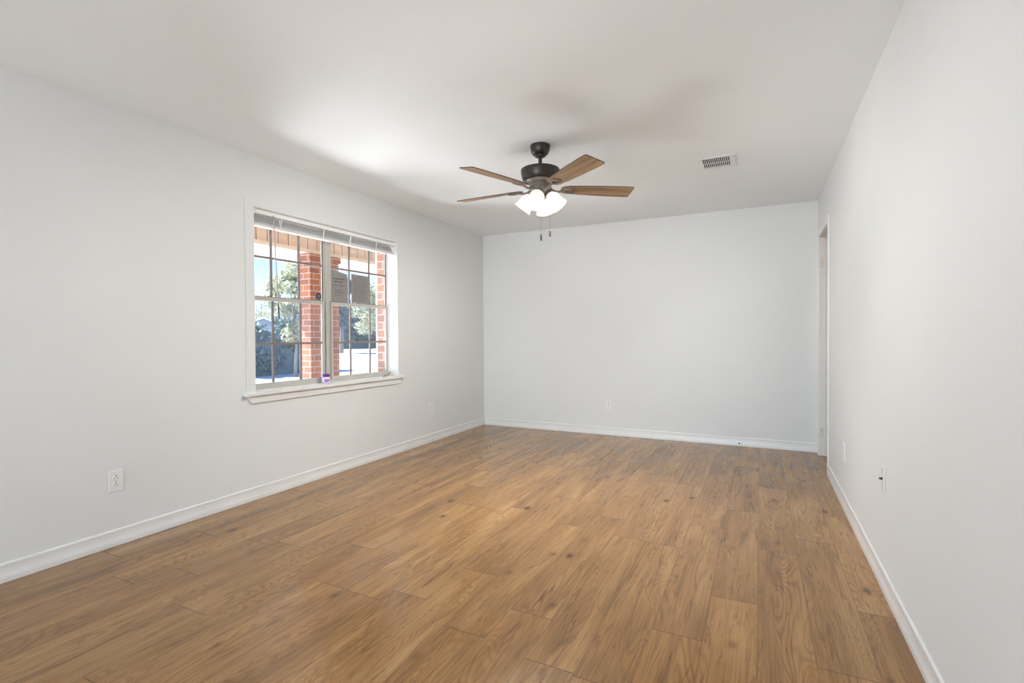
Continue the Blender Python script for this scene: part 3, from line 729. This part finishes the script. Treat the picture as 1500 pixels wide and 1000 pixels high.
# ---- round security sticker on the upper left sash
sy, sz, sr = 3.092, 1.4935, 0.0305
st = tag(empty('security_sticker', (XG, sy, sz)), 'small navy octagonal sticker with pale emblem on the window glass', 'sticker')
octo = [(sy + sr * math.cos(R(22.5 + 45 * k)), sz + sr * math.sin(R(22.5 + 45 * k))) for k in range(8)]
MB().prism(octo, XG - 0.0006, XG + 0.0006, lambda u, v, t: (t, u, v)).build('decal', NAVY, st, world=True)
m = MB()
def arc(c0, c1, r0_, r1_, a0, a1, n=12):
    o_ = [(c0 + r1_ * math.cos(R(a0 + (a1 - a0) * k / n)), c1 + r1_ * math.sin(R(a0 + (a1 - a0) * k / n))) for k in range(n + 1)]
    i_ = [(c0 + r0_ * math.cos(R(a0 + (a1 - a0) * k / n)), c1 + r0_ * math.sin(R(a0 + (a1 - a0) * k / n))) for k in range(n, -1, -1)]
    return o_ + i_
for (c0, a0, a1) in ((sy - 0.004, 70, 290), (sy + 0.004, -110, 110)):
    m.prism(arc(c0, sz + 0.004, 0.0060, 0.0095, a0, a1), XG + 0.0006, XG + 0.0010, lambda u, v, t: (t, u, v))
m.box(XG + 0.0006, XG + 0.0010, sy - 0.012, sy + 0.012, sz - 0.019, sz - 0.016)
m.build('emblem', STMARK, st, world=True)

# ---- little purple and white cup on the sill
cx_, cy_ = XL - 0.055, 3.085
cup = tag(empty('small_cup', (cx_, cy_, WZ0)), 'small lilac and white cup with purple rim on the window sill', 'cup')
Mx = Matrix.Translation((cx_, cy_, WZ0))
MB().lathe([(0.024, 0), (0.030, 0.004), (0.034, 0.018), (0.034, 0.034), (0.029, 0.046), (0.026, 0.052)], 28, Mx).build('body', LILAC, cup, world=True, smooth=True)
MB().lathe([(0.026, 0.051), (0.030, 0.054), (0.032, 0.066), (0.033, 0.074), (0.029, 0.075), (0.027, 0.060)], 28, Mx).build('rim', PURPLE, cup, world=True, smooth=True)
m = MB(); da = math.atan2(0 - cy_, 0 - cx_)
for (off, rad, zc, mm) in ((0.10, 0.0165, 0.024, 0), (0.66, 0.010, 0.024, 0)):
    q = MB(); a0 = da + off
    pts = []
    for k in range(20):
        an = 2 * PI * k / 20; pts.append((rad * math.cos(an), rad * 0.8 * math.sin(an)))
    q.prism(pts, 0, 1, lambda u, v, t, a0=a0, zc=zc: (cx_ + (0.0335 + 0.0016 * t) * math.cos(a0 + u / 0.034), cy_ + (0.0335 + 0.0016 * t) * math.sin(a0 + u / 0.034), WZ0 + zc + v))
    q.build('printed_flower', PURPLE, cup, world=True)
    q = MB()
    q.prism([(u * .6, v * .6) for u, v in pts], 0, 1, lambda u, v, t, a0=a0, zc=zc: (cx_ + (0.0345 + 0.0018 * t) * math.cos(a0 + u / 0.034), cy_ + (0.0345 + 0.0018 * t) * math.sin(a0 + u / 0.034), WZ0 + zc + v))
    q.build('flower_centre', ORCHID, cup, world=True)

# ---- debris at the right end of the sill
m = MB()
lp = [(-0.022, -0.008, 0.002), (-0.010, -0.016, 0.010), (0.006, -0.015, 0.004), (0.020, -0.010, 0.016), (0.026, 0.0, 0.034), (0.016, 0.010, 0.020), (0.0, 0.014, 0.006), (-0.014, 0.008, 0.010)]
lp = [(a * 1.35, b * 1.35, c * 1.35) for a, b, c in lp]
c0 = Vector((XL - 0.075, 3.890, WZ0 + 0.001))
vs = [c0 + Vector((p[1], p[0], p[2])) for p in lp] + [c0 + Vector((0, 0.004, 0.004))]
m.add(vs + [v + Vector((0, 0, 0.001)) for v in vs], [(i, (i + 1) % 8, 8) for i in range(8)] + [((i + 1) % 8 + 9, i + 9, 17) for i in range(8)] + [(i, i + 9, (i + 1) % 8 + 9, (i + 1) % 8) for i in range(8)])
tag(m.build('dry_leaf', LEAFB, loc=tuple(c0)), 'curled brown dry leaf in the right corner of the window sill', 'leaf')
c1 = Vector((XL - 0.035, 3.80, WZ0))
m = MB().tube([c1 + Vector((0.0, -0.030, 0.004)), c1 + Vector((0.004, -0.012, 0.003)), c1 + Vector((-0.006, 0.012, 0.006)), c1 + Vector((-0.012, 0.04, 0.004))], [0.004, 0.003, 0.0025, 0.0015], 6)
m.tube([c1 + Vector((0.004, -0.012, 0.004)), c1 + Vector((0.014, 0.006, 0.005))], 0.0016, 5)
tag(m.build('twig', TWIG, loc=tuple(c1)), 'small dark twig lying on the sill left of the dry leaf', 'twig')

# ================================================================== OUTSIDE
# porch: vertical tan boarding above the columns, white eave soffit beyond it, brick column
ZP = 2.235; XB = -5.215; XE = -6.12
PYA, PYB = 0.5, 12.0
bw = 0.148
struct(MB().box(XB - 0.16, XB - 0.012, PYA, PYB, ZP + 0.004, 2.555).build('trim_3', GROOVE))
m = MB(); y = PYA
while y < PYB: m.box(XB - 0.013, XB, y + 0.006, y + bw - 0.006, ZP + 0.004, 2.555); y += bw
struct(m.build('porch_frieze', PORCHC))
struct(MB().box(XB - 0.005, XB + 0.014, PYA, PYB, ZP - 0.004, ZP + 0.042).build('trim_4', pm('frieze_edge_paint', (0.74, 0.68, 0.58), 0.6)))
struct(MB().box(XB + 0.0005, VX0 - 0.002, PYA, PYB, 2.535, 2.555).build('porch_ceiling', PORCHC))
m = MB(); n = 5; wd = (XB - 0.012 - XE) / n
for k in range(n): m.box(XE + k * wd + 0.004, XE + (k + 1) * wd - 0.004, PYA, PYB, ZP - 0.004, ZP + 0.012)
m.box(XE, XB - 0.012, PYA, PYB, ZP + 0.006, ZP + 0.03)
struct(m.build('porch_beam', BEAM))
struct(MB().box(XE - 0.02, 3.0, YR - 1.0, PYB + 0.5, 2.56, 2.64).build('roof', ROOFM))
struct(MB().box(XE - 0.025, XE - 0.001, PYA, PYB, ZP - 0.012, 2.64).build('trim_5', FASCIA))
CX1 = -5.200
col_ = MB().box(CX1 - 0.20, CX1, 4.665, 5.152, ZG, ZP - 0.085); col_.box(CX1 - 0.22, CX1 + 0.020, 4.645, 5.172, ZP - 0.085, ZP - 0.006)
bc = col_.build('brick_column', BRICK, loc=(CX1 - 0.10, 4.91, ZG), uv=True)
tag(bc, 'square red brick porch column seen through the window', 'column')
struct(MB().box(VX0 - 0.020, VX0 - 0.001, WY1 - 0.010, WY1 + 0.05, WZ0 - 0.08, ZP).build('trim_2', EDGESTRIP))  # pale strip at the outer edge of the window

struct(MB().box(XB - 0.9, XF, YR - 2, PYB + 1, ZG - 0.1, ZG + 0.1).build('porch_floor', PORCHF))
struct(MB().box(-140, 60, -60, 160, ZG - 0.3, ZG).build('ground', CONC))

# trees, hedges, the neighbour's house
def foliage(blobs, n, size, seed, flat=0.0):
    g = np.random.default_rng(seed)
    w = np.array([b[3] ** 2 for b in blobs]); w = w / w.sum()
    idx = g.choice(len(blobs), n, p=w)
    B = np.array([b[:3] for b in blobs])[idx]; rad = np.array([b[3] for b in blobs])[idx]
    d = g.normal(size=(n, 3)); d /= np.linalg.norm(d, axis=1)[:, None]
    rr = rad * (0.35 + 0.65 * g.random(n) ** 0.5)
    P = B + d * rr[:, None] * np.array([1, 1, 0.85])
    u = g.normal(size=(n, 3)); u /= np.linalg.norm(u, axis=1)[:, None]
    v = np.cross(u, g.normal(size=(n, 3))); v /= np.linalg.norm(v, axis=1)[:, None]
    s = size * (0.6 + 0.8 * g.random(n))[:, None]
    V = np.stack([P - u * s, P + v * s * 0.55, P + u * s, P - v * s * 0.55], 1).reshape(-1, 3)
    q = MB(); q.v = [tuple(x) for x in V]; q.f = [tuple(range(4 * i, 4 * i + 4)) for i in range(n)]
    return q
def at(px, t):
    """ground point seen in direction px (horizontal), t metres ahead of the camera plane"""
    s = (px - 750) / F_PX
    return Vector((-math.sin(YAW) + math.cos(YAW) * s, math.cos(YAW) + math.sin(YAW) * s, 0)) * t
def tree(name, px, t, h, crown, nleaf, lsize, mat, label, seed, trunk=0.10):
    p = at(px, t); p.z = ZG
    g = random.Random(seed)
    tr = tag(empty(name, tuple(p)), label, 'tree')
    blobs = []
    for k in range(16):
        a = g.uniform(0, 2 * PI); r = crown * g.uniform(0.1, 0.85); z = h * g.uniform(0.34, 0.93)
        blobs.append((r * math.cos(a), r * math.sin(a), z, crown * g.uniform(0.25, 0.42)))
    tk = MB().tube([(0, 0, 0), (0.05, 0.02, h * 0.25), (-0.06, 0.05, h * 0.5), (0.03, 0, h * 0.8)], [trunk, trunk * .8, trunk * .55, trunk * .2], 10)
    for b in blobs[:9]: tk.tube([(0, 0.03, h * 0.32), (b[0] * .5, b[1] * .5, (h * .32 + b[2]) / 2 + .1), b[:3]], [trunk * .4, trunk * .25, trunk * .1], 6)
    tk.build('trunk', BARK, tr)
    foliage(blobs, nleaf, lsize, seed).build('crown', mat, tr)
    return tr
tree('pale_tree', 432, 18, 4.3, 0.9, 2400, 0.075, LEAFY, 'pale yellow-leaved tree close left of the brick column', 3, 0.06)
tree('pale_tree', 376, 50, 6.1, 2.9, 3000, 0.09, LEAFY, 'low pale yellow-leaved tree at the far left of the window view', 5, 0.07)
tree('pale_tree', 559, 30, 5.4, 1.9, 3200, 0.11, LEAFY, 'pale yellow-leaved tree right of the brick column', 9, 0.07)
tree('green_tree', 425, 62, 6.4, 4.2, 4600, 0.20, LEAFM, 'grey-green tree behind the neighbour house', 12, 0.16)
tree('green_tree', 500, 43, 6.8, 2.2, 4200, 0.20, LEAFG, 'dark blue-green tree right behind the brick column', 15, 0.2)
tree('green_tree', 592, 52, 7.0, 3.2, 4200, 0.22, LEAFG, 'dark blue-green tree at the far right of the window view', 18, 0.2)
def hedge(px0, px1, t0, t1, h, depth, n, size, mat, label, seed):
    a = at(px0, t0); b = at(px1, t1); L_ = (b - a).length; u = (b - a).normalized(); w = Vector((-u.y, u.x, 0))
    c = (a + b) / 2; c.z = ZG
    root = tag(empty('hedge', tuple(c)), label, 'hedge')
    g = random.Random(seed); blobs = []
    for k in range(int(L_ / (h * 0.28)) + 1):
        for zz in (0.25, 0.55, 0.8):
            q = u * (g.random() - .5) * L_ + w * (g.random() - .5) * depth * .6
            blobs.append((q.x, q.y, h * (zz + g.uniform(-.08, .10)), h * 0.24))
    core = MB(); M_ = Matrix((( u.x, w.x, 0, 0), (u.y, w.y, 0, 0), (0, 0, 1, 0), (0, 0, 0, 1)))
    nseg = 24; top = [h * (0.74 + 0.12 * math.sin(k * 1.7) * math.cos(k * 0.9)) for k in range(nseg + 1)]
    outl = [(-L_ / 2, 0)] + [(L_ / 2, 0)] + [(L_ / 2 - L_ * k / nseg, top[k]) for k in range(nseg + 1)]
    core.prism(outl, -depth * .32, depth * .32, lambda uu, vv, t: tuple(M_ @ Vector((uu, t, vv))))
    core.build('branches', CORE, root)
    foliage(blobs, n, size, seed).build('leaves', mat, root)
    return root
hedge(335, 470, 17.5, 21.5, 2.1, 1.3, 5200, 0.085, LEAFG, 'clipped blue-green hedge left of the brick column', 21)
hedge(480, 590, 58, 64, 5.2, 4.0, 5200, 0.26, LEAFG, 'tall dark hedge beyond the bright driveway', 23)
# house
hp = at(386, 36); hp.z = ZG
hs = tag(empty('neighbour_house', tuple(hp), YAW + R(27)), 'grey neighbour house with gabled shingle roof behind the hedge', 'house')
MB().box(-2.6, 2.6, 0, 7, 0, 1.55).build('walls', SIDING, hs)
MB().prism([(-2.6, 1.55), (2.6, 1.55), (0, 2.72)], 0.02, 6.98, lambda u, v, t: (u, t, v)).build('gable', SIDING, hs)
m = MB()
for s in (-1, 1): m.prism([(s * 3.0, 1.42), (0, 2.76), (0, 2.86), (s * 3.0, 1.52)], -0.3, 7.3, lambda u, v, t: (u, t, v))
m.build('roof', ROOFM, hs)
m = MB()
for s in (-1, 1): m.prism([(s * 3.0, 1.40), (0, 2.74), (0, 2.86), (s * 3.0, 1.52)], -0.36, -0.3, lambda u, v, t: (u, t, v))
m.build('fascia', FASCIA, hs)
